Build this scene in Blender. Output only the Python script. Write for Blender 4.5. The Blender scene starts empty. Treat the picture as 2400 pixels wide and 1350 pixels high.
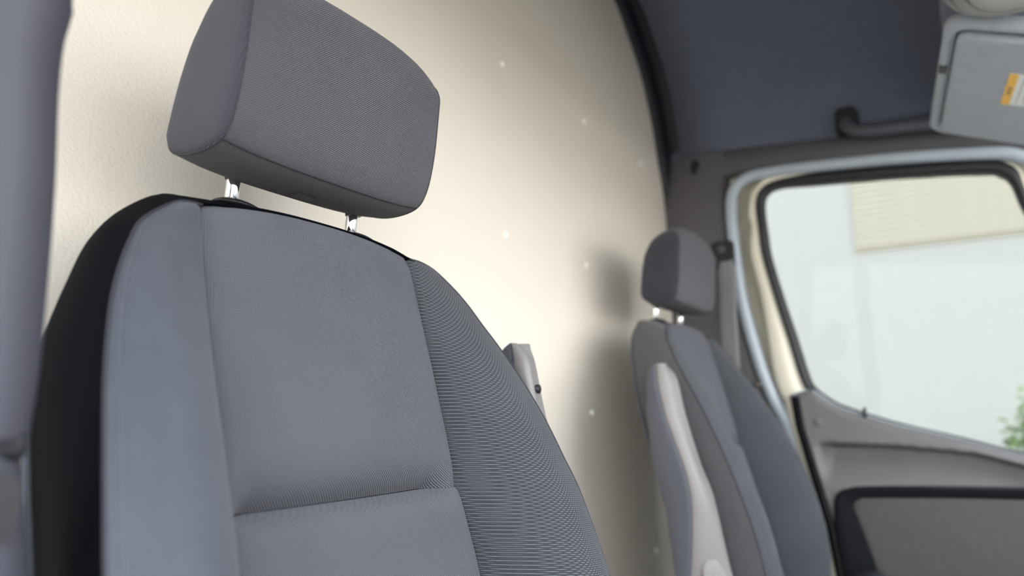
import bpy, bmesh, math, random
from mathutils import Vector, Matrix
random.seed(4)
S = bpy.context.scene
COL = S.collection
PI = math.pi
R = math.radians

# ------------------------------------------------------------------ camera
# metres; x runs across the van from the driver's door to the passenger door,
# y runs rearwards, z is up, the cab floor is z = 0
def look_basis(yaw, pitch, roll):
    f = Vector((math.cos(pitch) * math.cos(yaw), math.cos(pitch) * math.sin(yaw), math.sin(pitch)))
    r = Vector((math.sin(yaw), -math.cos(yaw), 0))
    u = r.cross(f)
    return f, math.cos(roll) * r + math.sin(roll) * u, -math.sin(roll) * r + math.cos(roll) * u
cd = bpy.data.cameras.new('camera')
cam = bpy.data.objects.new('camera', cd)
COL.objects.link(cam)
f_, r_, u_ = look_basis(R(33), R(10), R(-0.5))
cam.matrix_world = Matrix(((r_.x, u_.x, -f_.x, 0), (r_.y, u_.y, -f_.y, 0), (r_.z, u_.z, -f_.z, 0.85), (0, 0, 0, 1)))
cd.sensor_width = 36
cd.lens = 1660 / 2400 * 36
cd.clip_start = 0.02
cd.dof.use_dof = True
cd.dof.focus_distance = 0.75
cd.dof.aperture_fstop = 2.6
S.camera = cam

# ------------------------------------------------------------------ light
w = bpy.data.worlds.new('sky')
S.world = w
w.use_nodes = True
nt = w.node_tree
tcw = nt.nodes.new('ShaderNodeTexCoord')
sxw = nt.nodes.new('ShaderNodeSeparateXYZ')
nt.links.new(tcw.outputs['Generated'], sxw.inputs[0])
rmp = nt.nodes.new('ShaderNodeValToRGB')               # bright hazy sky, whitest near the horizon
rmp.color_ramp.elements[0].position = 0.0
rmp.color_ramp.elements[0].color = (1.0, 0.985, 0.955, 1)
rmp.color_ramp.elements[1].position = 0.9
rmp.color_ramp.elements[1].color = (0.62, 0.74, 0.90, 1)
nt.links.new(sxw.outputs[2], rmp.inputs[0])
nt.links.new(rmp.outputs[0], nt.nodes['Background'].inputs[0])
nt.nodes['Background'].inputs[1].default_value = 1.0
sd = bpy.data.lights.new('sun', 'SUN')
sd.energy = 1.8
sd.angle = R(1.0)
sd.color = (1.0, 0.95, 0.86)
sun = bpy.data.objects.new('sun', sd)
COL.objects.link(sun)
to_sun = Vector((0.05, -0.46, 0.89)).normalized()
sun.rotation_euler = to_sun.to_track_quat('Z', 'Y').to_euler()

S.view_settings.view_transform = 'Standard'
S.view_settings.look = 'None'
S.view_settings.gamma = 1
S.view_settings.use_curve_mapping = False
S.view_settings.exposure = 2.6

# ------------------------------------------------------------------ materials
def lin(c):
    return tuple(((v / 255) / 12.92 if v / 255 <= 0.04045 else ((v / 255 + 0.055) / 1.055) ** 2.4) for v in c)
class Mat:
    def __init__(s, name, rgb, rough=0.6, metal=0.0, spec=0.5, sheen=0.0):
        s.m = bpy.data.materials.new(name)
        s.m.use_nodes = True
        s.t = s.m.node_tree
        s.b = s.t.nodes['Principled BSDF']
        s.rgb = (*rgb, 1)
        s.b.inputs['Base Color'].default_value = s.rgb
        s.b.inputs['Roughness'].default_value = rough
        s.b.inputs['Metallic'].default_value = metal
        s.b.inputs['Specular IOR Level'].default_value = spec
        s.b.inputs['Sheen Weight'].default_value = sheen
    def n(s, kind, **kw):
        nd = s.t.nodes.new(kind)
        for k, v in kw.items():
            if k.startswith('i_'):
                key = k[2:].replace('_', ' ')
                nd.inputs[key].default_value = v
            else:
                setattr(nd, k, v)
        return nd
    def l(s, a, b): s.t.links.new(a, b)
    def math(s, op, a, b=None):
        nd = s.n('ShaderNodeMath', operation=op)
        for i, v in enumerate((a, b)):
            if v is None: continue
            if isinstance(v, (int, float)): nd.inputs[i].default_value = v
            else: s.l(v, nd.inputs[i])
        return nd.outputs[0]
    def bump(s, h, dist, strength=1.0):
        b = s.n('ShaderNodeBump')
        b.inputs['Distance'].default_value = dist
        b.inputs['Strength'].default_value = strength
        s.l(h, b.inputs['Height'])
        s.l(b.outputs[0], s.b.inputs['Normal'])
    def tint(s, fac, lo, hi):
        r = s.n('ShaderNodeValToRGB')
        r.color_ramp.elements[0].color = (*[c * lo for c in s.rgb[:3]], 1)
        r.color_ramp.elements[1].color = (*[min(1, c * hi) for c in s.rgb[:3]], 1)
        s.l(fac, r.inputs[0])
        s.l(r.outputs[0], s.b.inputs['Base Color'])

def fabric(name, rgb, pitch=0.0018, ang=35, dash=1.0, lo=0.12, hi=2.3, rough=0.85, depth=0.0006, run=1.4, brick=0.0):
    """woven twill: raised threads in slanting rows, from the UVs (metres)"""
    m = Mat(name, rgb, rough, spec=0.25, sheen=0.12)
    uv = m.n('ShaderNodeUVMap', uv_map='UVMap')
    sp = m.n('ShaderNodeSeparateXYZ')
    m.l(uv.outputs[0], sp.inputs[0])
    u, v = sp.outputs[0], sp.outputs[1]
    a = R(ang)
    k = 2 * PI / pitch
    p = m.math('ADD', m.math('MULTIPLY', u, math.sin(a) * k), m.math('MULTIPLY', v, math.cos(a) * k))
    q = m.math('ADD', m.math('MULTIPLY', u, math.cos(a) * k / run), m.math('MULTIPLY', v, -math.sin(a) * k / run))
    q = m.math('ADD', q, m.math('MULTIPLY', p, 0.5))
    if brick:                                          # short dashes, every other row offset by half a dash
        row = m.math('FLOOR', m.math('DIVIDE', p, 2 * PI))
        q = m.math('ADD', m.math('MULTIPLY', u, 2 * PI / brick), m.math('MULTIPLY', row, PI))
        p = m.math('SUBTRACT', p, PI / 2)
    A = m.math('MULTIPLY', m.math('ADD', m.math('SINE', p), 1.0), 0.5)
    B = m.math('MULTIPLY', m.math('ADD', m.math('SINE', q), 1.0), 0.5)
    h = m.math('MULTIPLY', A, m.math('ADD', m.math('MULTIPLY', B, dash * 0.6), 1 - dash * 0.6))
    nz = m.n('ShaderNodeTexNoise', i_Scale=900.0, i_Detail=2.0)
    tc = m.n('ShaderNodeTexCoord')
    m.l(tc.outputs['Object'], nz.inputs['Vector'])
    nz2 = m.n('ShaderNodeTexNoise', i_Scale=14.0, i_Detail=3.0)
    m.l(tc.outputs['Object'], nz2.inputs['Vector'])
    f = m.math('ADD', m.math('MULTIPLY', h, 0.75), m.math('MULTIPLY', nz.outputs[0], 0.25))
    f = m.math('ADD', f, m.math('MULTIPLY', m.math('SUBTRACT', nz2.outputs[0], 0.5), 0.12))
    m.tint(f, lo, hi)
    m.bump(h, depth)
    return m.m
def plush(name, rgb, rough=0.9, sheen=0.15, spec=0.2):
    m = Mat(name, rgb, rough, spec=spec, sheen=sheen)
    tc = m.n('ShaderNodeTexCoord')
    a = m.n('ShaderNodeTexNoise', i_Scale=700.0, i_Detail=3.0)
    b = m.n('ShaderNodeTexNoise', i_Scale=40.0, i_Detail=4.0, i_Roughness=0.7)
    m.l(tc.outputs['Object'], a.inputs['Vector']); m.l(tc.outputs['Object'], b.inputs['Vector'])
    f = m.math('ADD', m.math('MULTIPLY', a.outputs[0], 0.4), m.math('MULTIPLY', b.outputs[0], 0.6))
    m.tint(f, 0.75, 1.25)
    m.bump(a.outputs[0], 0.0004)
    return m.m
def plastic(name, rgb, rough=0.5, grain=900.0, depth=0.0002, spec=0.4):
    m = Mat(name, rgb, rough, spec=spec)
    tc = m.n('ShaderNodeTexCoord')
    a = m.n('ShaderNodeTexVoronoi', i_Scale=grain)
    m.l(tc.outputs['Object'], a.inputs['Vector'])
    b = m.n('ShaderNodeTexNoise', i_Scale=9.0, i_Detail=3.0)
    m.l(tc.outputs['Object'], b.inputs['Vector'])
    m.tint(b.outputs[0], 0.9, 1.1)
    m.bump(a.outputs['Distance'], depth)
    return m.m
def plain(name, rgb, rough=0.5, metal=0.0, spec=0.5):
    m = Mat(name, rgb, rough, metal, spec)
    tc = m.n('ShaderNodeTexCoord')
    b = m.n('ShaderNodeTexNoise', i_Scale=12.0, i_Detail=3.0)
    m.l(tc.outputs['Object'], b.inputs['Vector'])
    m.tint(b.outputs[0], 0.95, 1.05)
    return m.m
def pebbled(name, rgb):
    m = Mat(name, rgb, 0.42, spec=0.5)
    tc = m.n('ShaderNodeTexCoord')
    a = m.n('ShaderNodeTexNoise', i_Scale=230.0, i_Detail=2.0, i_Roughness=0.5)
    b = m.n('ShaderNodeTexVoronoi', i_Scale=330.0, feature='SMOOTH_F1')
    c = m.n('ShaderNodeTexNoise', i_Scale=5.0, i_Detail=2.0)
    for x in (a, b, c): m.l(tc.outputs['Object'], x.inputs['Vector'])
    h = m.math('ADD', a.outputs[0], m.math('MULTIPLY', b.outputs['Distance'], -0.7))
    m.tint(c.outputs[0], 0.97, 1.03)
    m.bump(h, 0.0009, 0.38)
    return m.m
def pane(name):
    m = bpy.data.materials.new(name); m.use_nodes = True
    t = m.node_tree; t.nodes.clear()
    o = t.nodes.new('ShaderNodeOutputMaterial'); mx = t.nodes.new('ShaderNodeMixShader')
    tr = t.nodes.new('ShaderNodeBsdfTransparent'); g = t.nodes.new('ShaderNodeBsdfGlossy')
    fr = t.nodes.new('ShaderNodeFresnel'); fr.inputs[0].default_value = 1.18
    tr.inputs[0].default_value = (0.82, 0.85, 0.83, 1); g.inputs['Roughness'].default_value = 0.01
    t.links.new(fr.outputs[0], mx.inputs[0]); t.links.new(tr.outputs[0], mx.inputs[1])
    t.links.new(g.outputs[0], mx.inputs[2]); t.links.new(mx.outputs[0], o.inputs[0])
    return m

M = dict(
    wall=pebbled('white_composite_panel', lin((236, 228, 214))),
    sidefab=plush('plain_grey_side_fabric', (0.0810, 0.0810, 0.0856)),
    centre=fabric('twill_grey_fabric', (0.0832, 0.0872, 0.1030), 0.0018, 40, 0.8),
    bolster=fabric('brick_weave_grey_fabric', (0.0706, 0.0743, 0.0845), 0.0020, 5, 1.5, brick=0.0042),
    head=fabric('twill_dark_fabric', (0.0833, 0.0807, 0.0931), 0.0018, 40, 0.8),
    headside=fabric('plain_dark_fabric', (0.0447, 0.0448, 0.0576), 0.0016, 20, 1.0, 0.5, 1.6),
    softside=plush('soft_grey_fabric', (0.0673, 0.0724, 0.0890)),
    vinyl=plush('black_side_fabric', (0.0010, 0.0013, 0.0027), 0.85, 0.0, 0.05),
    seam=plain('seam_thread', (0.025, 0.026, 0.032), 0.8),
    stitch=plain('grey_stitching', (0.115, 0.118, 0.135), 0.8),
    rivet=plain('white_rivet_paint', lin((246, 244, 236)), 0.25),
    black=plastic('black_plastic', (0.012, 0.013, 0.016), 0.4),
    chrome=plain('chrome', (0.9, 0.9, 0.9), 0.06, 1.0),
    armlight=plastic('light_grey_plastic', (0.2240, 0.2106, 0.2050), 0.30),
    armdark=plastic('dark_grey_plastic', (0.0794, 0.0833, 0.1001), 0.55),
    lining=plush('headliner_felt', (0.1319, 0.1490, 0.1972)),
    trim=plastic('dark_trim_plastic', (0.1040, 0.0991, 0.1051), 0.55),
    dtrim=plastic('black_trim_channel', (0.014, 0.016, 0.022), 0.45),
    pillar=plastic('grey_pillar_plastic', (0.0625, 0.0625, 0.0812), 0.5),
    door=plastic('grey_door_plastic', (0.1500, 0.1440, 0.1416), 0.5),
    frame=plastic('matt_black_pocket_plastic', (0.009, 0.010, 0.013), 0.75, spec=0.12),
    insert=plush('grey_insert_felt', (0.0941, 0.0873, 0.0821)),
    rubber=plain('black_rubber', (0.012, 0.013, 0.016), 0.5),
    weather=plain('grey_weatherstrip_rubber', (0.4433, 0.5055, 0.5653), 0.3),
    paint=plain('cream_white_paint', lin((248, 243, 222)), 0.25),
    glass=pane('window_glass'),
    visor=plush('grey_visor_vinyl', (0.3729, 0.4093, 0.4620), 0.7),
    lamp=plastic('light_grey_console_plastic', (0.2475, 0.2393, 0.2351), 0.45),
    lens=plastic('frosted_lamp_lens', (0.4125, 0.4042, 0.3877), 0.35),
    yellow=plain('label_yellow', lin((245, 190, 70)), 0.5),
    white=plain('label_white', lin((235, 235, 235)), 0.5),
    ink=plain('label_ink', lin((120, 118, 112)), 0.6),
    belt=plain('grey_belt_webbing', (0.2464, 0.2520, 0.2632), 0.6),
    floor=plastic('floor_rubber_mat', (0.12, 0.12, 0.122), 0.7),  # lighter than black rubber, so the unseen floor bounces light up
    concrete=plain('concrete_ground', lin((138, 132, 122)), 0.9),
    facade=plain('white_building_wall', lin((150, 148, 147)), 0.8),
    shutter=plain('cream_roller_shutter', lin((158, 150, 138)), 0.7),
    leaf=plain('green_leaves', lin((60, 84, 32)), 0.6),
    bark=plain('bark', lin((90, 75, 60)), 0.9),
    bodyw=plain('white_van_paint', lin((235, 234, 228)), 0.3),
)

# ------------------------------------------------------------------ helpers
def link(name, me, mat, parent=None):
    o = bpy.data.objects.new(name, me)
    COL.objects.link(o)
    if mat: me.materials.append(mat)
    if parent: o.parent = parent
    return o
def mesh(name, vs, fs, mat, parent=None, smooth=True, uvs=None, solid=0.0, off=0.0, sub=0, sharp=None, weld=False):
    org = parent['_org'] if parent and '_org' in parent else (0, 0, 0)
    me = bpy.data.meshes.new(name)
    me.from_pydata([(v[0] - org[0], v[1] - org[1], v[2] - org[2]) for v in vs], [], fs)
    if uvs:
        ul = me.uv_layers.new(name='UVMap')
        for lp in me.loops: ul.data[lp.index].uv = uvs[lp.vertex_index]
    bm = bmesh.new(); bm.from_mesh(me)
    if weld: bmesh.ops.remove_doubles(bm, verts=bm.verts, dist=1e-5)
    bmesh.ops.recalc_face_normals(bm, faces=bm.faces)
    bm.to_mesh(me); bm.free()
    for p in me.polygons: p.use_smooth = smooth
    if sharp: me.set_sharp_from_angle(angle=R(sharp))
    o = link(name, me, mat, parent)
    if solid:
        md = o.modifiers.new('solid', 'SOLIDIFY'); md.thickness = solid; md.offset = off
    if sub:
        md = o.modifiers.new('sub', 'SUBSURF'); md.levels = sub; md.render_levels = sub
    return o
def grid(name, rows, mat, parent=None, uvs=None, closed=False, **kw):
    n, m = len(rows), len(rows[0])
    vs = [p for r in rows for p in r]
    fs = []
    for i in range(n - 1):
        for j in range(m - 1 + (1 if closed else 0)):
            k = (j + 1) % m
            fs.append((i * m + j, i * m + k, (i + 1) * m + k, (i + 1) * m + j))
    if kw.pop('caps', False):
        fs.append(tuple(range(m))); fs.append(tuple((n - 1) * m + j for j in range(m)))
    return mesh(name, vs, fs, mat, parent, uvs=[p for r in uvs for p in r] if uvs else None, **kw)
def empty(name, loc, label=None, cat=None, group=None):
    o = bpy.data.objects.new(name, None)
    COL.objects.link(o)
    o.location = loc
    o['_org'] = loc
    tag(o, label, cat, group)
    return o
def tag(o, label=None, cat=None, group=None, kind=None):
    if label: o['label'] = label
    if cat: o['category'] = cat
    if group: o['group'] = group
    if kind: o['kind'] = kind
    return o
def struct(o, label=None, cat='trim'):
    o['kind'] = 'structure'
    if label: o['label'] = label
    o['category'] = cat
    return o
def catmull(pts, n, closed=False):
    """n points spread evenly by parameter along a smooth curve through pts"""
    P = [tuple(p) for p in pts]; N = len(P); out = []
    segs = N if closed else N - 1
    for i in range(n):
        t = i / (n if closed else n - 1) * segs
        k = min(int(t), segs - 1); u = t - k
        g = (lambda j: P[j % N]) if closed else (lambda j: P[max(0, min(N - 1, j))])
        a, b, c, d = g(k - 1), g(k), g(k + 1), g(k + 2)
        out.append(tuple(0.5 * (2 * b[q] + (c[q] - a[q]) * u + (2 * a[q] - 5 * b[q] + 4 * c[q] - d[q]) * u * u + (-a[q] + 3 * b[q] - 3 * c[q] + d[q]) * u ** 3) for q in range(len(b))))
    return out
def lin_interp(pts, x):
    if x <= pts[0][0]: return pts[0][1]
    for (a, b), (c, d) in zip(pts, pts[1:]):
        if x <= c: return b + (d - b) * (x - a) / (c - a)
    return pts[-1][1]
def smooth01(a, b, x):
    t = max(0, min(1, (x - a) / (b - a))); return t * t * (3 - 2 * t)
def tube(name, path, rad, mat, parent=None, n=10, closed=False, flat=1.0):
    P = [Vector(p) for p in path]; rows = []
    N = len(P); up = Vector((0.13, 0.21, 0.97)).normalized()
    for i, p in enumerate(P):
        a = P[(i - 1) % N] if (closed or i > 0) else p
        b = P[(i + 1) % N] if (closed or i < N - 1) else p
        d = (b - a).normalized()
        s = d.cross(up); s.normalize(); t = s.cross(d); up = t
        rr = rad[i] if isinstance(rad, (list, tuple)) else rad
        rows.append([tuple(p + s * math.cos(2 * PI * j / n) * rr + t * math.sin(2 * PI * j / n) * rr * flat) for j in range(n)])
    if closed: rows.append(rows[0])
    return grid(name, rows, mat, parent, closed=True, caps=not closed, weld=closed)
def box(name, lo, hi, mat, parent=None, bevel=0.0, seg=3):
    org = parent['_org'] if parent and '_org' in parent else (0, 0, 0)
    bm = bmesh.new(); bmesh.ops.create_cube(bm, size=1)
    for v in bm.verts:
        v.co = Vector([(lo[i] + hi[i]) / 2 + v.co[i] * (hi[i] - lo[i]) - org[i] for i in range(3)])
    if bevel: bmesh.ops.bevel(bm, geom=list(bm.edges), offset=bevel, segments=seg, profile=0.5, affect='EDGES')
    me = bpy.data.meshes.new(name); bm.to_mesh(me); bm.free()
    for p in me.polygons: p.use_smooth = True
    me.set_sharp_from_angle(angle=R(40))
    return link(name, me, mat, parent)
def rounded_rect(cx, cy, hw, hh, r, n=6):
    out = []
    for qx, qy, a0 in ((1, 1, 0), (-1, 1, 90), (-1, -1, 180), (1, -1, 270)):
        for i in range(n + 1):
            a = R(a0 + 90 * i / n)
            out.append((cx + qx * (hw - r) + math.cos(a) * r, cy + qy * (hh - r) + math.sin(a) * r))
    return out
def prism(name, ring_front, ring_back, mat, parent=None, sharp=40, **kw):
    n = len(ring_front)
    vs = list(ring_front) + list(ring_back)
    fs = [tuple(range(n)), tuple(range(2 * n - 1, n - 1, -1))] + [(i, (i + 1) % n, n + (i + 1) % n, n + i) for i in range(n)]
    return mesh(name, vs, fs, mat, parent, sharp=sharp, **kw)
def loops(name, rings, mat, parent=None, closed_rings=True, sharp=None, caps=False, weld=False):
    return grid(name, rings, mat, parent, closed=closed_rings, caps=caps, sharp=sharp, weld=weld)

# ------------------------------------------------------------------ setting: partition wall
CX = 1.03                                             # centre line of the van
edge = [(2.01, 0.02), (2.02, 0.6), (2.018, 1.1), (2.0, 1.443), (1.95, 1.605), (1.912, 1.714), (1.843, 1.836), (1.759, 1.919), (1.678, 1.984), (1.52, 2.04), (1.30, 2.075), (CX, 2.085)]
edge = catmull(edge, 60)
half_r = [(x, z) for x, z in edge]
half_l = [(2 * CX - x, z) for x, z in reversed(edge)]
outline = half_r + half_l[1:]
wall = prism('wall_rear', [(x, 0.74, z) for x, z in outline], [(x, 0.765, z) for x, z in outline], M['wall'])
struct(wall, 'white pebbled partition panel behind both front seats, with rows of rivets', 'wall')
dome = []
for i in range(5):
    a = i / 4 * PI / 2
    dome.append([(math.cos(a) * 0.0075 * math.cos(2 * PI * j / 14), -math.sin(a) * 0.006, math.cos(a) * 0.0075 * math.sin(2 * PI * j / 14)) for j in range(14)])
rv0 = None
for z in (1.548, 1.193, 0.846, 0.497):
    for k, x in enumerate((0.42, 0.768, 1.118, 1.466, 1.814)):
        if z == 1.193 and k < 2: continue
        if rv0 is None:
            rv0 = grid('rivet', dome, M['rivet'], wall, closed=True, caps=True); rv = rv0
        else:
            rv = rv0.copy(); COL.objects.link(rv)
        rv.location = (x + random.uniform(-.006, .006), 0.7405, z + random.uniform(-.004, .004))

# dark edge channel around the partition (passenger side and over the top)
prof = [(2.035, 0.02), (2.035, 0.8), (2.035, 1.45), (2.024, 1.62), (2.0, 1.71), (1.945, 1.825), (1.86, 1.92), (1.735, 2.01), (1.55, 2.07), (1.30, 2.105), (CX, 2.115)]
prof = catmull(prof, 60)
pl = prof + [(2 * CX - x, z) for x, z in reversed(prof[:-1])]
rows = []
for (a, b), (c, d) in zip(outline, pl):
    mx, mz = a * 0.5 + c * 0.5, b * 0.5 + d * 0.5
    ix, iz = CX + (a - CX) * 0.997, b * 0.9985
    rows.append([(ix, 0.739, iz), (ix, 0.731, iz), (a * 0.75 + c * 0.25, 0.722, b * .75 + d * .25), (mx, 0.716, mz), (mx * .45 + c * .55, 0.722, mz * .45 + d * .55), (c * .97 + mx * .03, 0.700, d * .97 + mz * .03), (c, 0.688, d), (c + 0.004, 0.70, d), (c + .004, .76, d)])
tr = grid('trim_1', rows[12:-12], M['dtrim'])
struct(tr, 'black edge channel running up and over the rim of the white partition')
for z_, x_, y_ in ((1.862, 1.925, 0.716),):
    tube('push_pin', [(x_, y_ + .004, z_), (x_ - .004, y_ - .006, z_ - .003)], 0.011, M['black'], tr, 14)

# ------------------------------------------------------------------ setting: roof lining
cs = [(x, z) for x, z in prof if z > 1.60]
cs[0] = (2.03, 1.60)
cs = cs + [(2 * CX - x, z) for x, z in reversed(cs[:-1])]
rows = []
for i in range(9):
    y = 0.690 - i / 8 * 1.105
    zb = 0 if i == 0 else 0
    rows.append([(x, y, z) for x, z in cs])
ceil = grid('ceiling', rows, M['lining'], solid=0.03, off=0)
struct(ceil, 'dark charcoal felt headliner curving over the high roof', 'ceiling')

# lower edge moulding of the lining above the passenger door
edge_line = [(0.735, 1.615), (0.691, 1.611), (0.5, 1.599), (0.251, 1.578), (0.0, 1.555), (-0.4, 1.515)]
el = catmull(edge_line, 30)
rows = []
for y, z in el:
    rows.append([(2.04, y, z + .05), (2.020, y, z + .03), (2.012, y, z + .004), (2.013, y, z - .002), (2.03, y, z - .004), (2.045, y, z - .002)])
tr2 = grid('trim_2', rows, M['lining'])
struct(tr2, 'lower lip of the headliner above the passenger door window')

# overhead shelf above the windscreen
rows = []
for x in [0.10 + i * 0.0475 for i in range(40)]:
    sag = 0.0
    rows.append([(x, -0.015, 1.64), (x, -0.02, 1.600), (x, -0.03, 1.582), (x, -0.05, 1.575), (x, -0.20, 1.570), (x, -0.37, 1.575), (x, -0.39, 1.588), (x, -0.395, 2.13), (x, -0.37, 2.13)])
sh = grid('overhead_shelf', rows, M['lining'], solid=0.004)
struct(sh, 'dark overhead shelf above the windscreen holding visor and lamp', 'shelf')

# ------------------------------------------------------------------ setting: sides of the cab
def side_strip(name, pts, mat, label, th=0.03):
    """plate standing on the passenger side wall, outline given as (y, z), x from its height"""
    return None
def xw(z):                                            # inner face of the passenger side wall
    return lin_interp([(0, 2.03), (0.6, 2.03), (1.0, 2.015), (1.45, 1.995), (1.62, 2.01)], z)

# B-pillar trim, passenger side: runs up from the floor, front edge follows the door opening
fe = [(0.0, 0.47), (0.5, 0.455), (0.755, 0.452), (0.886, 0.485), (0.977, 0.512), (1.154, 0.546), (1.324, 0.557), (1.461, 0.558), (1.53, 0.555), (1.60, 0.555)]
def pillar_rows(z0, z1, n):
    rows = []
    for i in range(n):
        z = z0 + (z1 - z0) * i / (n - 1)
        yf = lin_interp(fe, z); x = xw(z)
        row = []
        for t in range(12):
            u = t / 11
            y = 0.738 + (yf + 0.016 - 0.738) * u
            row.append((x - 0.012 * math.sin(u * PI) - 0.014 * u, y, z))
        for t in range(1, 7):
            a = t / 6 * PI / 2
            row.append((x - 0.014 + 0.03 * (1 - math.cos(a)), yf + 0.016 - 0.020 * math.sin(a), z))
        row.append((x + 0.05, yf - 0.004, z))
        rows.append(row)
    return rows
bp = grid('trim_3', pillar_rows(0.925, 1.60, 40), M['trim'])
struct(bp, 'dark brown-grey upper trim of the pillar behind the passenger seat')
box('seam_gap', (1.985, 0.505, 0.917), (2.0, 0.70, 0.924), M['rubber'], bp)
lp = grid('trim_4', pillar_rows(0.0, 0.918, 40), M['trim'])
struct(lp, 'grey lower trim of the pillar below the seat belt')
# door header trim between pillar top and window, x about 2.0
rows = []
for i in range(30):
    t = i / 29
    y = 0.57 + (-0.23 - 0.57) * t
    zt = lin_interp([(-0.5, 1.50), (0.0, 1.556), (0.251, 1.578), (0.5, 1.600), (0.74, 1.616)], y)
    zb = lin_interp([(-0.5, 1.33), (-0.146, 1.44), (0.02, 1.48), (0.208, 1.505), (0.421, 1.524), (0.6, 1.53)], y)
    rows.append([(2.03, y, zt + .01), (2.008, y, zt), (2.000, y, zt * .7 + zb * .3), (1.995, y, zb + .012), (2.0, y, zb), (2.03, y, zb - .004)])
dh = grid('trim_5', rows, M['trim'])
struct(dh, 'dark header trim above the passenger door opening')

# weatherstrip around the door opening
wp = [(0.40, 0.02), (0.40, 0.40), (0.421, 0.755), (0.465, 0.886), (0.492, 0.977), (0.526, 1.154), (0.537, 1.324), (0.536, 1.43), (0.522, 1.478), (0.485, 1.503), (0.421, 1.506), (0.319, 1.500), (0.118, 1.481), (-0.061, 1.455), (-0.13, 1.437), (-0.165, 1.40), (-0.19, 1.31), (-0.265, 1.05), (-0.335, 0.83), (-0.38, 0.70)]
wp = catmull(wp, 110)
ws = tube('trim_6', [(xw(z) - 0.016, y, z) for y, z in wp], 0.0165, M['weather'], None, 14)
struct(ws, 'grey rubber weatherstrip around the passenger door opening')

# ------------------------------------------------------------------ passenger door
door = empty('door_1', (1.98, 0.2, 0.0))
struct(door, 'passenger door with fixed cream window frame and grey plastic lining', 'door')
win = [(0.453, 1.413), (0.450, 1.34), (0.444, 1.267), (0.419, 1.146), (0.394, 1.041), (0.374, 0.95), (0.361, 0.912), (0.333, 0.884), (0.289, 0.857), (0.174, 0.816), (0.045, 0.782), (-0.072, 0.748), (-0.22, 0.715), (-0.30, 0.715), (-0.325, 0.74), (-0.30, 0.82), (-0.22, 1.05), (-0.150, 1.26), (-0.131, 1.32), (-0.119, 1.372), (-0.101, 1.397), (-0.061, 1.413), (0.118, 1.437), (0.319, 1.456), (0.405, 1.463), (0.442, 1.449)]
win = catmull(win, 150, True)
def offset(loop, d):
    n = len(loop); out = []
    for i in range(n):
        a, b = loop[(i - 2) % n], loop[(i + 2) % n]
        ty, tz = b[0] - a[0], b[1] - a[1]; L = math.hypot(ty, tz) or 1
        dd = d(loop[i]) if callable(d) else d
        out.append((loop[i][0] + tz / L * dd * SGN, loop[i][1] - ty / L * dd * SGN))
    return out
SGN = 1
ar = sum(win[i][0] * win[(i + 1) % 150][1] - win[(i + 1) % 150][0] * win[i][1] for i in range(150))
SGN = 1 if ar > 0 else -1                              # so that a positive offset grows the loop
s1 = offset(win, 0.008); s2 = offset(win, lambda p: 0.015 + 0.011 * smooth01(1.36, 1.40, p[1]) * (1 - smooth01(0.3, 0.43, p[0]))); s0 = offset(win, -0.004)
rows = [[(2.012, *p) for p in s0], [(1.985, *p) for p in s0], [(1.976, *p) for p in win], [(1.972, *p) for p in s1], [(1.976, *p) for p in s2], [(1.995, *p) for p in s2]]
loops('window_seal', rows, M['rubber'], door)
jd = lambda p: 0.017 + (0.024 + 0.030 * (1 - smooth01(0.93, 1.22, p[1]))) * smooth01(0.25, 0.37, p[0]) * (1 - smooth01(1.28, 1.44, p[1])) + 0.013 * smooth01(1.36, 1.40, p[1])
j1 = offset(win, jd)
j2 = [(y, z) for y, z in offset(win, lambda p: jd(p) + 0.010)]
jm = offset(win, lambda p: 0.017 + (jd(p) - 0.017) * 0.5)
rows = [[(2.0, *p) for p in s2], [(1.984, *p) for p in s2], [(1.981, *p) for p in jm], [(1.984, *p) for p in j1], [(1.992, *p) for p in j2], [(2.03, *p) for p in j2], [(2.046, *p) for p in offset(win, lambda p: jd(p) + 0.13)]]
loops('window_frame', rows, M['paint'], door)
gp = offset(win, 0.006)
prism('window_pane', [(2.004, *p) for p in gp], [(2.008, *p) for p in gp], M['glass'], door)
# painted shut face of the door below the window (seen as a thin cream strip)
rows = []
for i in range(24):
    z = 0.05 + (0.925 - 0.05) * i / 23
    yr = lin_interp([(0.0, 0.36), (0.45, 0.362), (0.60, 0.378), (0.702, 0.400), (0.809, 0.421), (0.941, 0.444), (1.0, 0.452)], z)
    rows.append([(2.045, yr + .004, z), (1.994, yr, z), (1.986, yr - .006, z), (1.985, yr - 0.06, z), (1.985, -0.7, z)] if z < 0.66 else [(2.045, yr + .004, z), (1.994, yr, z), (1.986, yr - .006, z), (1.985, yr - 0.03, z), (1.985, max(yr - .075, .36), z)])
grid('shut_face', rows[:17], M['paint'], door)
grid('shut_corner', rows[16:], M['paint'], door)

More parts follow.
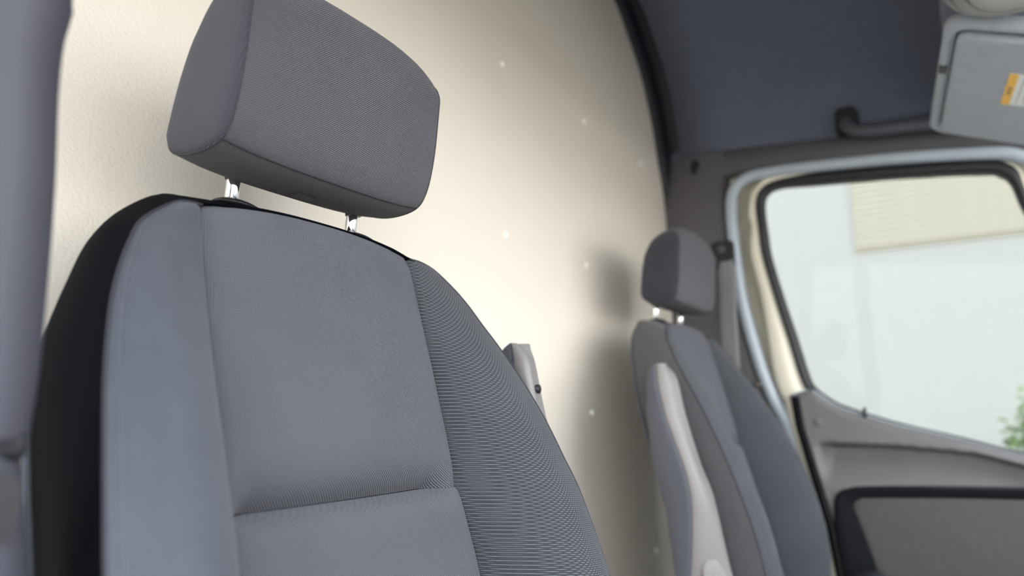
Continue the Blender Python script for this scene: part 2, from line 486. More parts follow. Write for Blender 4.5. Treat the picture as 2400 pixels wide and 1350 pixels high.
# inner lining of the door: one moulded sheet with a hand recess and a pocket opening
def rear_edge(z):
    return lin_interp([(0.0, 0.33), (0.455, 0.333), (0.573, 0.347), (0.714, 0.381), (0.809, 0.403), (0.885, 0.411), (0.93, 0.411)], z)
top_pts = [(-0.72, 0.655), (-0.45, 0.675), (-0.30, 0.695), (-0.07, 0.745), (0.045, 0.779), (0.172, 0.811), (0.285, 0.849), (0.320, 0.869), (0.345, 0.890), (0.360, 0.902), (0.385, 0.897), (0.412, 0.888)]
def top_edge(y): return lin_interp(top_pts, y)
NU, NV = 150, 130
def recess_depth(y, z):
    # scooped hand recess: outline runs level, open towards the front
    zt = lin_interp([(-0.7, 0.64), (-0.068, 0.738), (0.048, 0.754), (0.175, 0.765), (0.30, 0.768)], y)
    zt = min(zt, top_edge(y) - 0.020)
    rear = smooth01(0.0, 0.032, 0.357 - y)
    t = (zt - z)
    if t < 0: return 0
    down = smooth01(0.0, 0.007, t) * (1 - smooth01(0.010, 0.105, t))
    return 0.050 * down * rear
vs = []; rows = []
for i in range(NV):
    row = []
    for j in range(NU):
        v = i / (NV - 1)
        u = j / (NU - 1)
        y0 = -0.72 + (0.412 + 0.72) * u
        ztop = top_edge(y0)
        z = 0.03 + (ztop - 0.03) * v
        yr = rear_edge(z)
        y = -0.72 + (yr + 0.72) * u
        x = 1.955 - 0.018 * smooth01(0.9, 0.5, z)
        x += recess_depth(y, z)
        d = min(yr - y, (top_edge(min(y, 0.411)) - z))
        x += 0.016 * (1 - smooth01(0, 0.014, d)) ** 1.5
        row.append((x, y, z))
    rows.append(row)
grid('door_lining', rows, M['door'], door)
# dark edge face of the lining towards the rear
rows = []
for i in range(40):
    z = 0.03 + (0.890 - 0.03) * i / 39
    yr = rear_edge(z)
    rows.append([(1.972, yr, z), (1.964, yr + .0015, z), (1.975, yr + .002, z), (1.99, yr + .001, z)])
grid('lining_edge', rows, M['rubber'], door)
rows = []
for i in range(40):
    z = 0.30 + (0.886 - 0.30) * i / 39
    yr = rear_edge(z); x0 = 1.955 - 0.018 * smooth01(0.9, 0.5, z)
    rows.append([(x0 + .004, yr - .024, z), (x0 - .002, yr - .022, z), (x0 + .001, yr - .012, z), (x0 + .008, yr - .003, z), (x0 + .016, yr + .0025, z), (1.985, yr + .003, z)])
grid('lining_seal', rows, M['frame'], door)
rows = [[(x, y, z) for x, y, z in ((1.972, y_, top_edge(y_)), (1.974, y_, top_edge(y_) + .004), (1.99, y_, top_edge(y_) + .003))] for y_ in [-0.72 + 1.13 * i / 60 for i in range(61)]]
grid('lining_lip', rows, M['weather'], door)
# pocket: black rounded frame around a felt insert
po = [(0.300, 0.30), (0.317, 0.459), (0.324, 0.556), (0.322, 0.622), (0.314, 0.648), (0.292, 0.661), (0.229, 0.670), (-0.062, 0.681), (-0.55, 0.69), (-0.60, 0.66), (-0.60, 0.25), (-0.55, 0.20), (0.22, 0.20), (0.28, 0.23)]
pin_ = [(0.200, 0.30), (0.238, 0.459), (0.263, 0.556), (0.279, 0.612), (0.279, 0.628), (0.268, 0.637), (0.229, 0.644), (-0.062, 0.656), (-0.53, 0.660), (-0.565, 0.64), (-0.565, 0.28), (-0.53, 0.24), (0.14, 0.24), (0.18, 0.26)]
po, pin_ = catmull(po, 112, True), catmull(pin_, 112, True)
mix = lambda a, b, t: [(p[0] + (q[0] - p[0]) * t, p[1] + (q[1] - p[1]) * t) for p, q in zip(a, b)]
loops('pocket_frame', [[(1.95, *p) for p in po], [(1.930, *p) for p in po], [(1.924, *p) for p in mix(po, pin_, .12)], [(1.927, *p) for p in mix(po, pin_, .4)], [(1.931, *p) for p in mix(po, pin_, .85)], [(1.9345, *p) for p in mix(po, pin_, 1.03)]], M['frame'], door)
cpt = (-0.15, 0.45)
loops('pocket_insert', [[(1.9390, *p) for p in mix(pin_, [cpt] * 112, -0.01)], [(1.9355, *p) for p in mix(pin_, [cpt] * 112, 0.01)], [(1.9345, *p) for p in mix(pin_, [cpt] * 112, 0.025)], [(1.9340, *p) for p in mix(pin_, [cpt] * 112, 0.06)], [(1.9335, *p) for p in mix(pin_, [cpt] * 112, 0.98)]], M['insert'], door, caps=True)
tube('lock_pin', [(1.968, 0.241, 0.825), (1.968, 0.241, 0.842), (1.968, 0.240, 0.853), (1.968, 0.240, 0.856)], [0.004, 0.004, 0.0045, 0.002], M['black'], door, 12)
tube('screw_cap', [(1.957, 0.347, 0.82), (1.952, 0.347, 0.82), (1.951, 0.347, 0.82)], [0.011, 0.011, 0.008], M['door'], door, 16)
box('door_latch', (1.945, 0.318, 0.500), (1.962, 0.338, 0.545), M['armlight'], door, 0.003)
# outer skin and a plain body side so that light only enters through the windows
def slab(name, pts, x0, x1, mat, parent=None):
    return prism(name, [(x0, y, z) for y, z in pts], [(x1, y, z) for y, z in pts], mat, parent)
slab('outer_skin', [(0.42, 0.0), (0.42, 0.87), (0.34, 0.85), (-0.07, 0.72), (-0.35, 0.66), (-0.75, 0.62), (-0.75, 0.0)], 2.05, 2.07, M['bodyw'], door)
bs = slab('wall_right', [(0.80, 0.0), (0.80, 1.66), (-0.42, 1.62), (-0.40, 1.45), (0.02, 1.515), (0.43, 1.545), (0.55, 1.52), (0.565, 1.3), (0.50, 0.9), (0.43, 0.7), (0.42, 0.0)], 2.05, 2.08, M['bodyw'])
struct(bs, 'white body side around the passenger door opening', 'wall')

# ------------------------------------------------------------------ driver-side pillar, close to the lens
def pillar_section(s, yf, xo):
    pts = [(0.02, yf + 0.06), (0.02, yf + 0.05)]
    for i in range(9):
        a = R(180 + 90 * i / 8)
        pts.append((0.06 + 0.04 * math.cos(a), yf + 0.04 + 0.04 * math.sin(a)))
    for i in range(13):
        a = R(270 + 90 * i / 12)
        pts.append((xo - 0.035 + 0.035 * math.cos(a), yf + 0.035 + 0.035 * math.sin(a)))
    pts.append((xo, yf + 0.045)); pts.append((xo - 0.01, yf + 0.06))
    return pts
rows = []
for z, xo in catmull([(0.838, 0.1850), (0.86, 0.1865), (0.891, 0.187), (0.969, 0.1855), (1.027, 0.1820), (1.060, 0.1815), (1.078, 0.1835), (1.086, 0.1845), (1.094, 0.1835), (1.2, 0.178), (1.4, 0.165), (1.6, 0.14)], 50):
    rows.append([(x, y, z) for x, y in pillar_section(0, 0.405, xo)])
p1 = grid('trim_7', rows, M['pillar'], closed=True, caps=True)
struct(p1, 'grey plastic pillar trim at the left edge of the view, beside the driver seat')
rows = []
for z, xo in catmull([(0.0, 0.205), (0.3, 0.205), (0.6, 0.204), (0.70, 0.200), (0.767, 0.1945), (0.81, 0.1875), (0.828, 0.1845), (0.834, 0.178)], 30):
    rows.append([(x, y + .004, z) for x, y in pillar_section(0, 0.405, xo)])
p2 = grid('trim_8', rows, M['pillar'], closed=True, caps=True)
box('pillar_joint', (0.026, 0.413, 0.828), (0.178, 0.463, 0.843), M['black'], p2, 0.004)
prism('recess_shade', [(0.161 + a, 0.4075, 0.806 + b) for a, b in rounded_rect(0, 0, 0.013, 0.017, 0.010)], [(0.161 + a, 0.42, 0.806 + b) for a, b in rounded_rect(0, 0, 0.013, 0.017, 0.010)], M['rubber'], p2)  # black patch, stands in for the shade inside a recess
struct(p2, 'lower pillar trim at the bottom left corner, under the pillar joint')
bl = slab('wall_left', [(0.80, 0.0), (0.80, 1.66), (-0.42, 1.62), (-0.40, 1.50), (0.43, 1.60), (0.66, 1.60), (0.70, 1.5), (0.70, 0.0)], -0.01, 0.018, M['bodyw'])  # out of view; cut back behind the pillar so light reaches the partition
struct(bl, 'white body side around the driver door opening', 'wall')

# ------------------------------------------------------------------ floor, dashboard, ground
fl = box('floor', (0.02, -0.75, -0.06), (2.05, 0.80, 0.0), M['floor'])
struct(fl, 'rubber cab floor, lightened to bounce light', 'floor')
rows = []
for x in (0.08, 0.5, 1.0, 1.5, 1.98):
    rows.append([(x, -0.66, 0.0), (x, -0.64, 0.40), (x, -0.60, 0.52), (x, -0.62, 0.64), (x, -0.68, 0.70), (x, -1.0, 0.74), (x, -1.35, 0.72), (x, -1.35, 0.0)])
db = grid('dashboard', rows, M['armdark'], closed=True, caps=True)
struct(db, 'dark grey dashboard below the windscreen', 'dashboard')
for sx, nm in ((0.055, 'trim_9'), (2.00, 'trim_10')):
    rows = []
    for y, z, r_ in catmull([(-0.20, 1.575, .05), (-0.225, 1.43, .047), (-0.275, 1.25, .045), (-0.345, 1.03, .046), (-0.42, 0.82, .052), (-0.50, 0.60, .06)], 26):
        d_ = 1 if sx < 1 else -1
        rows.append([(sx + d_ * 0.030 * math.cos(2 * PI * q / 20), y - (0.02 if sx > 1 else 0.42) + r_ * math.sin(2 * PI * q / 20), z) for q in range(20)])
    t_ = grid(nm, rows, M['trim'], closed=True, caps=True)
    struct(t_, ('driver' if sx < 1 else 'passenger') + ' side windscreen pillar trim')
g = mesh('ground', [(-40, -40, -0.65), (60, -40, -0.65), (60, 40, -0.65), (-40, 40, -0.65)], [(0, 1, 2, 3)], M['concrete'])
struct(g, 'pale concrete yard around the van', 'ground')

# ------------------------------------------------------------------ seats
def curve(o, n=70): return catmull(o, n)
#        half width, z of the front seam, bolster height
OUT = [(0.135, 1.029, 0.0), (0.152, 1.028, 0.0015), (0.170, 1.020, 0.006), (0.196, 1.0, 0.010), (0.210, 0.98, 0.016), (0.222, 0.957, 0.022), (0.234, 0.93, 0.031), (0.244, 0.90, 0.041), (0.252, 0.87, 0.050), (0.258, 0.84, 0.058), (0.264, 0.80, 0.066), (0.270, 0.75, 0.075), (0.272, 0.65, 0.083), (0.268, 0.55, 0.078), (0.258, 0.46, 0.06)]
BACK = [(0.135, 1.048), (0.153, 1.040), (0.178, 1.021), (0.196, 1.0), (0.208, 0.98), (0.218, 0.957), (0.229, 0.93), (0.239, 0.90), (0.2445, 0.87), (0.2465, 0.84), (0.247, 0.80), (0.246, 0.75), (0.246, 0.65), (0.246, 0.55), (0.242, 0.46)]
GZ = 0.772                                             # height of the cross seam
CW = [(0.44, 0.156), (0.60, 0.154), (0.709, 0.149), (0.772, 0.143), (0.84, 0.141), (0.90, 0.140), (1.03, 0.135)]   # half width of the centre panel

def make_seat(cx, y0, k, bol, head_pts, arm_side, arm_shift, label, mats, hx, rx):
    root = empty('front_seat', (cx, y0 - 0.24, 0.0), label, 'seat')
    def P(a, off, z): return (cx + a, y0 + k * (z - 1.03) + off, z)
    # --- centre panels
    def ztop(a): return 1.041 - 0.012 * (abs(a) / 0.135) ** 2.5
    def centre(z0, z1, upper, name):
        rows, uv = [], []
        nz, na = 70, 44
        for i in range(nz + 1):
            t = i / nz
            r, q = [], []
            for j in range(na + 1):
                fr = -1 + 2 * j / na
                zz = z0 + ((ztop(0.135 * fr) if upper else z1) - z0) * (t ** 1.6 if upper else 1 - (1 - t) ** 1.9)
                cw = lin_interp(CW, zz); a = cw * fr
                off = -0.007 * (1 - fr ** 2)
                e = cw - abs(a)
                tp = 0.15 + 0.85 * smooth01(0, 0.035, e)
                off += 0.0035 * math.exp(-(e / 0.004) ** 2)
                if upper:
                    d = zz - GZ
                    off += (0.034 * math.exp(-(d / 0.019) ** 1.2) if d > 0 else 0.034) * tp
                    tt = (ztop(0.135 * fr) - zz)
                    off += 0.005 * math.exp(-(tt / 0.007) ** 2)
                else:
                    d = GZ - zz
                    off += 0.034 * math.exp(-(max(d, 0) / 0.005) ** 1.0) * tp - 0.004 * tp
                r.append(P(a, off, zz)); q.append((a, zz))
            rows.append(r); uv.append(q)
        return grid(name, rows, mats['centre'], root, uvs=uv)
    centre(GZ, 1.03, True, 'backrest_panel')
    centre(0.44, GZ, False, 'backrest_lower_panel')
    # --- bolsters, side walls
    N = 80
    O = curve([(a, z, b * bol) for a, z, b in OUT], N)
    B = curve(BACK, N)
    def fprof(u): return 1 - (1 - u / 0.62) ** 2 if u < 0.62 else 1 - 0.16 * ((u - 0.62) / 0.38) ** 2
    for sgn in (-1, 1):
        rows, uv = [], []
        for (a, z, b) in O:
            zi = min(z, 1.0285)
            cw = lin_interp(CW, zi)
            r, q = [P(sgn * (cw - 0.0015), 0.035, zi)], [(sgn * cw, zi)]
            for j in range(25):
                u = j / 24
                aa = cw + (a - cw) * u
                off = -b / 0.84 * fprof(u) + 0.0035 * math.exp(-((aa - cw) / 0.004) ** 2)
                zz = zi + (z - zi) * u
                if sgn * cx < 0: pass
                r.append(P(sgn * aa, off, zz)); q.append((sgn * aa + off * 0.5, zz))
            rows.append(r); uv.append(q)
        inner = (sgn == arm_side)
        bo = grid('bolster', rows, mats['bolster_in'] if inner else mats['bolster_out'], root, uvs=uv); bo['_org'] = root['_org']
        rows = []
        for (a, z, b), (c, d) in zip(O, B):
            r = []
            for j in range(13):
                u = j / 12
                aa = a + (c - a) * smooth01(0, 1, u) + 0.006 * math.sin(PI * u)
                off = -b + (0.060 + b) * u
                zz = z + (d - z) * (1 - (1 - u) ** 2)
                r.append(P(sgn * aa, off, zz))
            r.append(P(sgn * (c - .004), 0.066, d - .003 if d > .9 else d)); r.append(P(sgn * (c - .02), 0.072, d - .015 if d > .9 else d))
            rows.append(r)
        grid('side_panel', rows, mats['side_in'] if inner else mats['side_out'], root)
        # piping on the seam between bolster and side wall
        tube('piping', [P(sgn * a, -b - 0.0004, z) for a, z, b in O], 0.0011, mats['pipe'], bo, 6)
        # stitched line just inside that seam
        st = [P(sgn * (lin_interp(CW, z) + (a - lin_interp(CW, z)) * 0.93), -b / 0.84 * fprof(0.93) - 0.0003, min(z, 1.0285) + (z - min(z, 1.0285)) * .93) for a, z, b in O[8:]]
        tube('stitching', st, 0.0004, M['stitch'], bo, 5)
    # --- top strip with piping, back shell
    rows = []
    for j in range(41):
        a = -0.14 + 0.28 * j / 40
        zt = ztop(min(0.135, abs(a)))
        zb = 1.057 - 0.008 * (abs(a) / 0.135) ** 2
        r = []
        for i in range(13):
            u = i / 12
            r.append(P(a, 0.003 + 0.062 * u, zt + (zb - zt) * math.sin(min(1, u * 1.15) * PI / 2) - 0.004 * smooth01(.85, 1, u)))
        r.append(P(a, 0.072, zb - .02))
        rows.append(r)
    grid('top_strip', rows, mats['side_top'], root)
    tube('top_piping', [P(-0.142 + 0.284 * j / 50, -0.0005 + .003, ztop(min(.135, abs(-0.142 + 0.284 * j / 50))) + 0.0018) for j in range(51)], [0.0022 * min(1, .3 + .12 * min(j, 50 - j)) for j in range(51)], mats['side_top'], root, 8)
    rows = []
    for (c, d) in B:
        rows.append([P(c * (-1 + 2 * j / 20), 0.070 + 0.016 * (1 - (-1 + 2 * j / 20) ** 2), d - .012) for j in range(21)])
    grid('back_shell', rows, M['armdark'], root, solid=0.004)
    # --- headrest with its posts
    prof_ = catmull(head_pts, 96, True)
    yc = sum(p[0] for p in prof_) / 96; zc = sum(p[1] for p in prof_) / 96
    per = [0]
    for i in range(96):
        a, b = prof_[i], prof_[(i + 1) % 96]
        per.append(per[-1] + math.hypot(b[0] - a[0], b[1] - a[1]))
    st = [0.0, .02, .04, .056, .070, .083, .094, .104, .112, .119, .1245, .128]
    sc = [1.0, 1.0, 0.998, 0.995, 0.990, 0.983, 0.975, 0.965, 0.954, 0.943, 0.932, 0.922]
    xs = [-s for s in reversed(st)] + st[1:]
    ss = list(reversed(sc)) + sc[1:]
    def SC(x, p, s):                                   # shrink a section towards its middle, the top corners more
        top = smooth01(0.0, 0.06, p[1] - zc)
        sz = 1 - (1 - s) * (1 + 2.3 * top)
        return (x, yc + (p[0] - yc) * s, zc + (p[1] - zc) * sz)
    rows, uv = [], []
    for x, s in zip(xs, ss):
        rows.append([SC(hx + x, p, s) for p in prof_] + [SC(hx + x, prof_[0], s)])
        uv.append([(x, per[i]) for i in range(97)])
    hc = grid('headrest', rows, mats['head'], root, uvs=uv, weld=False); hc['_org'] = root['_org']
    for sgn in (-1, 1):
        rings, q = [], []
        for t, bx in ((1.0, 0), (0.985, .002), (0.95, .0042), (0.85, .0065), (0.6, .0090), (0.3, .0102), (0.001, .0106)):
            s = sc[-1] * t
            rings.append([tuple((hx + sgn * (0.128 + bx), yc + (q_[1] - yc) * t, zc + (q_[2] - zc) * t)) for q_ in (SC(0, p, sc[-1]) for p in prof_)])
            q.append([((p[0] - yc) * s, (p[1] - zc) * s) for p in prof_])
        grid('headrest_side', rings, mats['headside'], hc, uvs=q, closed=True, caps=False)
        tube('headrest_seam', [SC(hx + sgn * .1283, p, .923) for p in prof_], 0.0008, M['seam'], hc, 6, True)
    # bottom panel of the headrest
    zb0 = min(p[1] for p in prof_)
    low = [p for p in prof_ if p[1] < zb0 + 0.02]
    y_lo, y_hi = min(p[0] for p in low), max(p[0] for p in low)
    rr = rounded_rect(hx, (y_lo + y_hi) / 2 + .004, 0.118, (y_hi - y_lo) / 2 * 0.80, 0.018)
    def zlow(y):
        b = [p[1] for p in prof_ if abs(p[0] - y) < 0.006]
        return min(b) if b else zb0
    def under(x, y):                                   # height of the underside at (x, y)
        sx = lin_interp(list(zip(st, sc)), abs(x - hx))
        return zc + (zlow(yc + (y - yc) / sx) - zc) * sx
    fi = min(range(96), key=lambda q_: (prof_[q_][0] - y_lo - .008) ** 2 + (prof_[q_][1] - zb0) ** 2)
    tube('underside_seam', [SC(hx + x, (prof_[fi][0] + .0003, prof_[fi][1] - .0004), s_) for x, s_ in zip(xs, ss)], 0.0010, M['seam'], hc, 6)
    bx_ = [(hx - .004 + x, yc + .02 + y) for x, y in rounded_rect(0, 0, .013, .005, .004)]
    prism('height_button', [(x, y, under(x, y) - .0022) for x, y in bx_], [(x, y, under(x, y) + .006) for x, y in bx_], M['black'], hc)
    for sgn in (-1, 1):
        px = rx + sgn * 0.080
        py = y0 + 0.047 + k * 0.02
        gp_ = tube('guide_post', [(px, py - .004, zb0 + 0.03), (px, py - .001, 1.075), (px, py + 0.004, 1.03)], 0.0068, M['chrome'], hc, 24); gp_['label'] = 'chrome headrest post'
        tube('post_collar', [(px, py - .0035, zb0 + 0.016), (px, py - .0035, zb0 + 0.0065)], 0.0095, M['black'], hc, 20)
        rows = []
        for t in range(8):
            a = t / 7 * PI / 2
            rows.append([(px + math.cos(a) * 0.027 * math.cos(2 * PI * q_ / 28) + .004, py - .004 + math.cos(a) * 0.020 * math.sin(2 * PI * q_ / 28), 1.050 + 0.0075 * math.sin(a) - .002 * math.cos(2 * PI * q_ / 28)) for q_ in range(28)])
        grid('guide_sleeve', rows, M['black'], root, closed=True, caps=True)
    # --- folded-up armrest on the inner side
    s = arm_side
    zs =   [0.50, 0.565, 0.666, 0.71, 0.755, 0.838, 0.90, 0.918, 0.932, 0.940]
    rear = [0.485, 0.486, 0.497, 0.507, 0.519, 0.527, 0.526, 0.5245, 0.520, 0.510]
    mid =  [0.470, 0.457, 0.449, 0.451, 0.461, 0.489, 0.502, 0.5035, 0.5045, 0.504]
    frt =  [0.372, 0.392, 0.411, 0.421, 0.438, 0.461, 0.473, 0.478, 0.488, 0.498]
    def A(a, y, z):                                    # given in the passenger seat's own frame
        off = y - (0.545 + 0.25 * (z - 1.03))
        return P(s * a * (1.03 if s > 0 else 1), off + arm_shift, z)
    key = catmull(list(zip(zs, rear, mid, frt)), 40)
    rows = []
    for z, ye, ym, yf in key:
        tip = max(0, (z - 0.905) / 0.035)
        ai, ao = 0.322 - 0.004 * tip, 0.276 + 0.006 * tip
        c = 0.006
        rows.append([A(*v, z) for v in ((ai, ym), (ai + .001, ym + c), (ai + .001, (ym + ye) / 2), (ai, ye - c), (ai - .003, ye - .002), (ai - c, ye), (ao + c, ye), (ao, ye - c), (ao, ym), (ao, ym - .3 * (ym - yf)), (ai - .02, ym - .1 * (ym - yf)))])
    grid('armrest_shell', rows, M['armdark'], root, closed=True, caps=True)
    rows = []
    for z, ye, ym, yf in key:
        tip = max(0, (z - 0.905) / 0.035)
        ai, ao = 0.320 - 0.004 * tip, 0.276 + 0.006 * tip
        d = ym - yf
        rows.append([A(*v, z) for v in ((ai, ym), (ai + .0005, ym - .004), (ai - .003, ym - .010 - .10 * d), (ai - .014, ym - .012 - .38 * d), (ao + .016, yf + .004 + .10 * d), (ao + .008, yf + .001), (ao + .003, yf + .002), (ao, yf + .006), (ao, ym - .1 * d), (ai - .015, ym + .002))])
    face = grid('armrest_face', rows, M['armlight'], root, closed=True, caps=True)
    if arm_side > 0:
        tube('armrest_screw', [A(0.299, 0.4730, 0.880), A(0.299, 0.487, 0.880)], 0.0058, M['black'], root, 18)
    else:
        tube('armrest_hole', [A(0.2750, 0.478, 0.878), A(0.2795, 0.478, 0.878)], 0.0045, M['black'], root, 14)
    # round hinge cover at the foot of the armrest face
    c0 = Vector(A(0.302, 0.417, 0.558)); t1 = (Vector(A(0.292, 0.4045, 0.558)) - Vector(A(0.306, 0.422, 0.558))).normalized()
    t2 = (Vector(A(0.302, 0.430, 0.61)) - c0).normalized(); nn = t1.cross(t2).normalized()
    if nn.y > 0: nn = -nn
    rings_ = []
    for rr_, h_ in ((1.0, -.004), (1.0, .003), (.95, .005), (.8, .0065), (.4, .0075), (.02, .0078)):
        rings_.append([tuple(c0 + t1 * (.024 * rr_ * math.cos(2 * PI * q_ / 36)) + t2 * (.040 * rr_ * math.sin(2 * PI * q_ / 36)) + nn * h_) for q_ in range(36)])
    grid('hinge_cover', rings_, M['armlight'], root, closed=True, caps=True)
    # --- cushion and pedestal (below the frame)
    ring = []
    for z, g_ in ((0.33, 0.0), (0.345, .012), (0.42, .018), (0.445, .008), (0.455, -.02)):
        ring.append([(cx + x, y, z) for x, y in rounded_rect(0, y0 - 0.47, 0.235 + g_, 0.23 + g_, 0.05)])
    grid('seat_cushion', ring, M['softside'], root, closed=True, caps=True)
    ring = [[(cx + x, y, z) for x, y in rounded_rect(0, y0 - 0.44, 0.20 - t, 0.20 - t, 0.02)] for z, t in ((0.0, 0), (0.30, .01), (0.335, .0))]
    grid('seat_base', ring, M['black'], root, closed=True, caps=True)
    for sgn in (-1, 1):
        ring = [[(cx + sgn * (0.245 + q_), y, z) for y, z in [(y0 - 0.30 + 0.06 * math.cos(2 * PI * i / 24), 0.42 + 0.075 * math.sin(2 * PI * i / 24)) for i in range(24)]] for q_ in (-.01, .012, .016)]
        grid('recliner_cover', ring, M['black'], root, closed=True, caps=True)
    return root

HEAD_D = [(.489, 1.21), (.493, 1.163), (.499, 1.126), (.508, 1.096), (.524, 1.078), (.560, 1.073), (.597, 1.079), (.611, 1.093), (.608, 1.113), (.598, 1.145), (.584, 1.178), (.569, 1.209), (.553, 1.236), (.535, 1.253), (.514, 1.259), (.497, 1.250), (.489, 1.232)]
HEAD_P = [(y, z + 0.008) for y, z in [(.513, 1.19), (.516, 1.143), (.520, 1.105), (.530, 1.080), (.560, 1.072), (.598, 1.078), (.612, 1.093), (.610, 1.13), (.605, 1.165), (.596, 1.202), (.580, 1.236), (.556, 1.253), (.532, 1.257), (.516, 1.248), (.510, 1.222)]]
base = dict(centre=M['centre'], head=M['head'], headside=M['headside'], pipe=M['seam'], side_top=M['armdark'])
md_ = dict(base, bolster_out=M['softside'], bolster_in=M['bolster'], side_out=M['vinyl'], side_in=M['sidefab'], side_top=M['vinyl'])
mp_ = dict(base, bolster_out=M['bolster'], bolster_in=M['bolster'], side_out=M['vinyl'], side_in=M['sidefab'])
make_seat(0.484, 0.545, 0.27, 1.0, HEAD_D, 1, 0.004, 'grey woven driver seat in the foreground, with a big headrest on chrome posts', md_, 0.478, 0.4935)
make_seat(1.590, 0.545, 0.25, 1.12, HEAD_P, -1, 0.0, 'grey passenger seat by the far door, with a folded-up armrest facing the camera', mp_, 1.595, 1.597)

# ------------------------------------------------------------------ seat belt on the passenger pillar
sb = empty('seat_belt', (1.97, 0.56, 1.28), 'grey seat belt hanging from the pillar behind the passenger headrest', 'seat belt')
prism('belt_guide', [(1.955, y, z) for y, z in rounded_rect(0.565, 1.285, 0.030, 0.038, 0.014)], [(1.99, y, z) for y, z in rounded_rect(0.565, 1.285, 0.036, 0.044, 0.016)], M['black'], sb)
tube('belt_bolt', [(1.958, 0.565, 1.298), (1.948, 0.565, 1.298)], 0.010, M['trim'], sb, 16)
path = [(1.950, 0.556, 1.262), (1.946, 0.552, 1.22), (1.936, 0.552, 1.10), (1.926, 0.550, 0.98), (1.918, 0.546, 0.86), (1.912, 0.54, 0.72), (1.908, 0.53, 0.55)]
path = catmull(path, 30)
grid('belt_webbing', [[(x + .010 * u, y + 0.026 * u, z) for u in (-1, -.5, 0, .5, 1)] for x, y, z in path], M['belt'], sb, solid=0.0016)

# ------------------------------------------------------------------ grab handle above the passenger door
gh = empty('grab_handle', (2.0, 0.2, 1.6), 'dark plastic grab handle above the passenger door window', 'handle')
bar = catmull([(2.000, 0.222, 1.618), (1.978, 0.222, 1.600), (1.966, 0.208, 1.576), (1.960, 0.170, 1.561), (1.958, 0.05, 1.548), (1.962, -0.05, 1.536), (1.985, -0.085, 1.540), (2.004, -0.095, 1.550)], 44)
tube('grip', bar, 0.017, M['armdark'], gh, 12)
for (y, z) in ((0.222, 1.612), (-0.098, 1.548)):
    prism('mount', [(1.978, y + a, z + b) for a, b in rounded_rect(0, 0, 0.026, 0.034, 0.016)], [(2.012, y + a, z + b) for a, b in rounded_rect(0, 0, 0.030, 0.038, 0.018)], M['dtrim'], gh)
    tube('screw', [(1.979, y + .002, z + .004), (1.976, y + .002, z + .004)], 0.006, M['armlight'], gh, 12)

# coat hook on the pillar
ck = empty('coat_hook', (1.99, 0.637, 1.56), 'small dark coat hook on the pillar under the headliner edge', 'hook')
prism('hook_plate', [(1.985, y, z) for y, z in rounded_rect(0.637, 1.562, 0.013, 0.024, 0.010)], [(2.004, y, z) for y, z in rounded_rect(0.637, 1.562, 0.015, 0.026, 0.011)], M['black'], ck)
tube('hook_finger', [(1.987, 0.637, 1.556), (1.975, 0.637, 1.545), (1.966, 0.637, 1.546), (1.963, 0.637, 1.556)], 0.005, M['black'], ck, 10)

# ------------------------------------------------------------------ sun visor with its warning label
vz = empty('sun_visor', (1.6, -0.03, 1.54), 'grey sun visor folded up above the passenger side, with a yellow and white label', 'sun visor')
VO = Vector((1.855, 0.035, 1.487))
VX = (Vector((1.40, -0.017, 1.523)) - VO).normalized()
VYr = (Vector((1.80, -0.126, 1.432)) - VO)
VY = (VYr - VX * VYr.dot(VX)).normalized()
VN = VX.cross(VY).normalized()
if VN.z > 0: VN = -VN
def V(a, b, c): return tuple(VO + VX * a + VY * b + VN * c)
oc = rounded_rect(0.270, 0.115, 0.226, 0.116, 0.030, 8)
ic = rounded_rect(0.272, 0.123, 0.224, 0.098, 0.026, 8)
def ringv(loop, c, g=0.0): return [V(0.275 + (a - 0.275) * (1 - g / .23), .115 + (b - .115) * (1 - g / .115), c) for a, b in loop]
loops('visor_body', [ringv(oc, -0.012, .008), ringv(oc, -0.006, .001), ringv(oc, 0.004), ringv(oc, 0.012, .002), ringv(oc, 0.016, .007), ringv(oc, 0.017, .012), ringv(oc, 0.014, .018), ringv(oc, 0.006, .021)], M['visor'], vz, caps=True)
ic = rounded_rect(0.268, 0.130, 0.199, 0.106, 0.020, 8)
loops('visor_flap', [ringv(ic, 0.004, 0), ringv(ic, 0.018, 0), ringv(ic, 0.023, .003), ringv(ic, 0.024, .010)], M['visor'], vz, caps=True)
loops('flap_gap', [ringv(oc, 0.0065, .0195), ringv(ic, 0.0068, 0.001)], M['black'], vz)
prism('visor_clip', [V(.336 + a, b + .010, .0185) for a, b in rounded_rect(0, 0, .014, .007, .004)], [V(.336 + a, b + .010, -.006) for a, b in rounded_rect(0, 0, .014, .007, .004)], M['black'], vz)
# warning label: yellow heading strip, white text field with printed lines
lb = prism('warning_label', [V(a, b, .0247) for a, b in ((.243, .119), (.363, .119), (.363, .216), (.243, .216))], [V(a, b, .0238) for a, b in ((.243, .119), (.363, .119), (.363, .216), (.243, .216))], M['white'], vz)
lb['_org'] = vz['_org']; lb['label'] = 'white printed sticker with a yellow edge'
def patch(name, a0, a1, b0, b1, mat):
    return prism(name, [V(a, b, .0252) for a, b in ((a0, b0), (a1, b0), (a1, b1), (a0, b1))], [V(a, b, .0246) for a, b in ((a0, b0), (a1, b0), (a1, b1), (a0, b1))], mat, lb)
patch('heading_strip', .243, .363, .119, .1335, M['yellow'])
for q in range(4): patch('heading_letter', .285 + q * .008, .290 + q * .008, .123, .1295, M['ink'])
for q in range(6): patch('text_line', .252, .350 - .02 * (q % 3 == 2), .143 + q * .011, .1440 + q * .011, M['ink'])

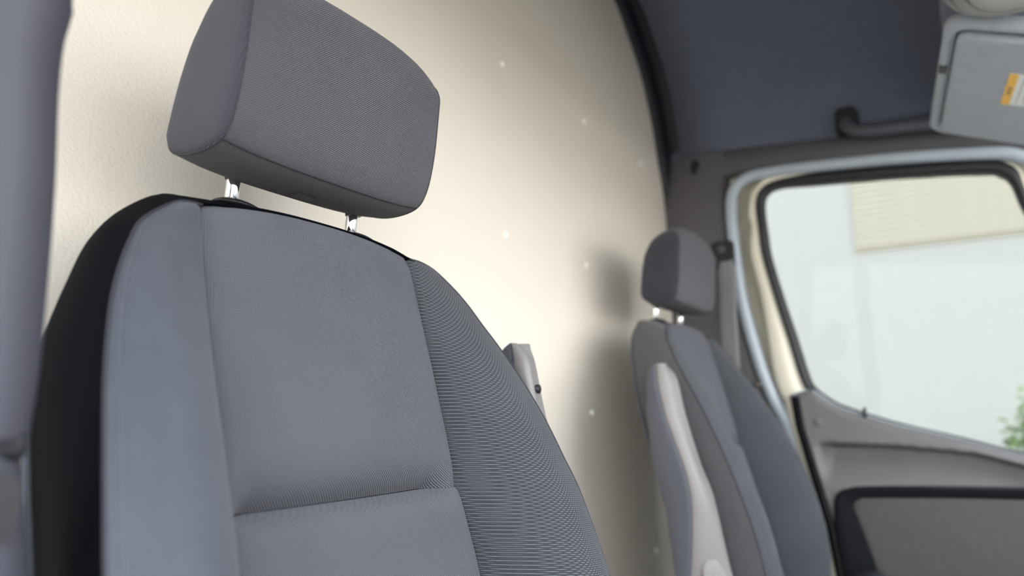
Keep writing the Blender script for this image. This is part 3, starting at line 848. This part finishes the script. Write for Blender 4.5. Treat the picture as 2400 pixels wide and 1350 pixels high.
# ------------------------------------------------------------------ overhead lamp console
lc = empty('overhead_lamp', (1.16, -0.13, 1.49), 'pale grey round-edged overhead lamp console at the top right corner', 'lamp')
def sup(r, z, ax=0.185, ay=0.12, e=2.4):
    out = []
    for i in range(64):
        a = 2 * PI * i / 64; c, s = math.cos(a), math.sin(a)
        out.append((1.18 + r * ax * math.copysign(abs(c) ** (2 / e), c), -0.125 + r * ay * math.copysign(abs(s) ** (2 / e), s), z + 0.031))
    return out
loops('lamp_housing', [sup(.93, 1.58), sup(1.0, 1.545), sup(1.02, 1.50), sup(.99, 1.475), sup(.93, 1.462), sup(.86, 1.456), sup(.85, 1.459)], M['lamp'], lc, caps=True)
loops('lamp_bezel', [sup(.845, 1.460), sup(.84, 1.452), sup(.80, 1.448), sup(.70, 1.446), sup(.69, 1.450)], M['lamp'], lc, caps=True)
loops('lamp_lens', [sup(.68, 1.450), sup(.66, 1.443), sup(.5, 1.440), sup(.02, 1.438)], M['lens'], lc, caps=True)

# ------------------------------------------------------------------ outside the passenger window
bd = empty('building', (6.5, 1.0, -0.65), 'white building seen through the passenger door window', 'building')
box('wall', (6.5, -9.0, -0.65), (9.0, 9.0, 6.0), M['facade'], bd)
sh0 = None
for q in range(12):
    z = 2.19 + q * 0.05
    if sh0 is None:
        sh0 = box('shutter_slat', (6.47, -2.4, z), (6.51, 0.74, z + .046), M['shutter'], bd, 0.006, 2); o = sh0
    else:
        o = sh0.copy(); COL.objects.link(o); o.location.z += q * 0.05
box('shutter_sill', (6.485, -2.45, 2.16), (6.52, 0.76, 2.185), M['shutter'], bd)
bu = empty('bush', (5.0, -0.42, -0.65), 'green leafy bush outside, at the lower right corner of the window', 'bush')
lm = bpy.data.meshes.new('foliage')
vs, fs = [], []
for q in range(2600):
    th, ph = random.uniform(0, 2 * PI), math.acos(random.uniform(-1, 1))
    rr = random.uniform(.45, 1) ** .5 * (1 + .18 * math.sin(5 * th) * math.sin(3 * ph))
    c = Vector((0.42 * rr * math.sin(ph) * math.cos(th), 0.42 * rr * math.sin(ph) * math.sin(th), 0.78 * rr * math.cos(ph) + 0.79))
    d = Vector((random.gauss(0, 1), random.gauss(0, 1), random.gauss(0, 1))).normalized(); e = d.orthogonal().normalized()
    L_, W_ = random.uniform(.03, .055), random.uniform(.012, .02)
    n0 = len(vs)
    vs += [tuple(c - d * L_), tuple(c + e * W_ + d.cross(e) * .004), tuple(c + d * L_), tuple(c - e * W_ + d.cross(e) * .004)]
    fs += [(n0, n0 + 1, n0 + 2), (n0, n0 + 2, n0 + 3)]
lm.from_pydata(vs, [], fs)
fo = link('foliage', lm, M['leaf'], bu); fo['kind'] = 'stuff'
for q in range(5):
    a = 2 * PI * q / 5
    tube('stem', [(5.0 + .03 * math.cos(a), -.42 + .03 * math.sin(a), -.65), (5.0 + .1 * math.cos(a), -.42 + .1 * math.sin(a), -.2), (5.0 + .22 * math.cos(a), -.42 + .22 * math.sin(a), .5)], [.014, .011, .006], M['bark'], bu, 8)
for o in bpy.data.objects:
    if '_org' in o: del o['_org']
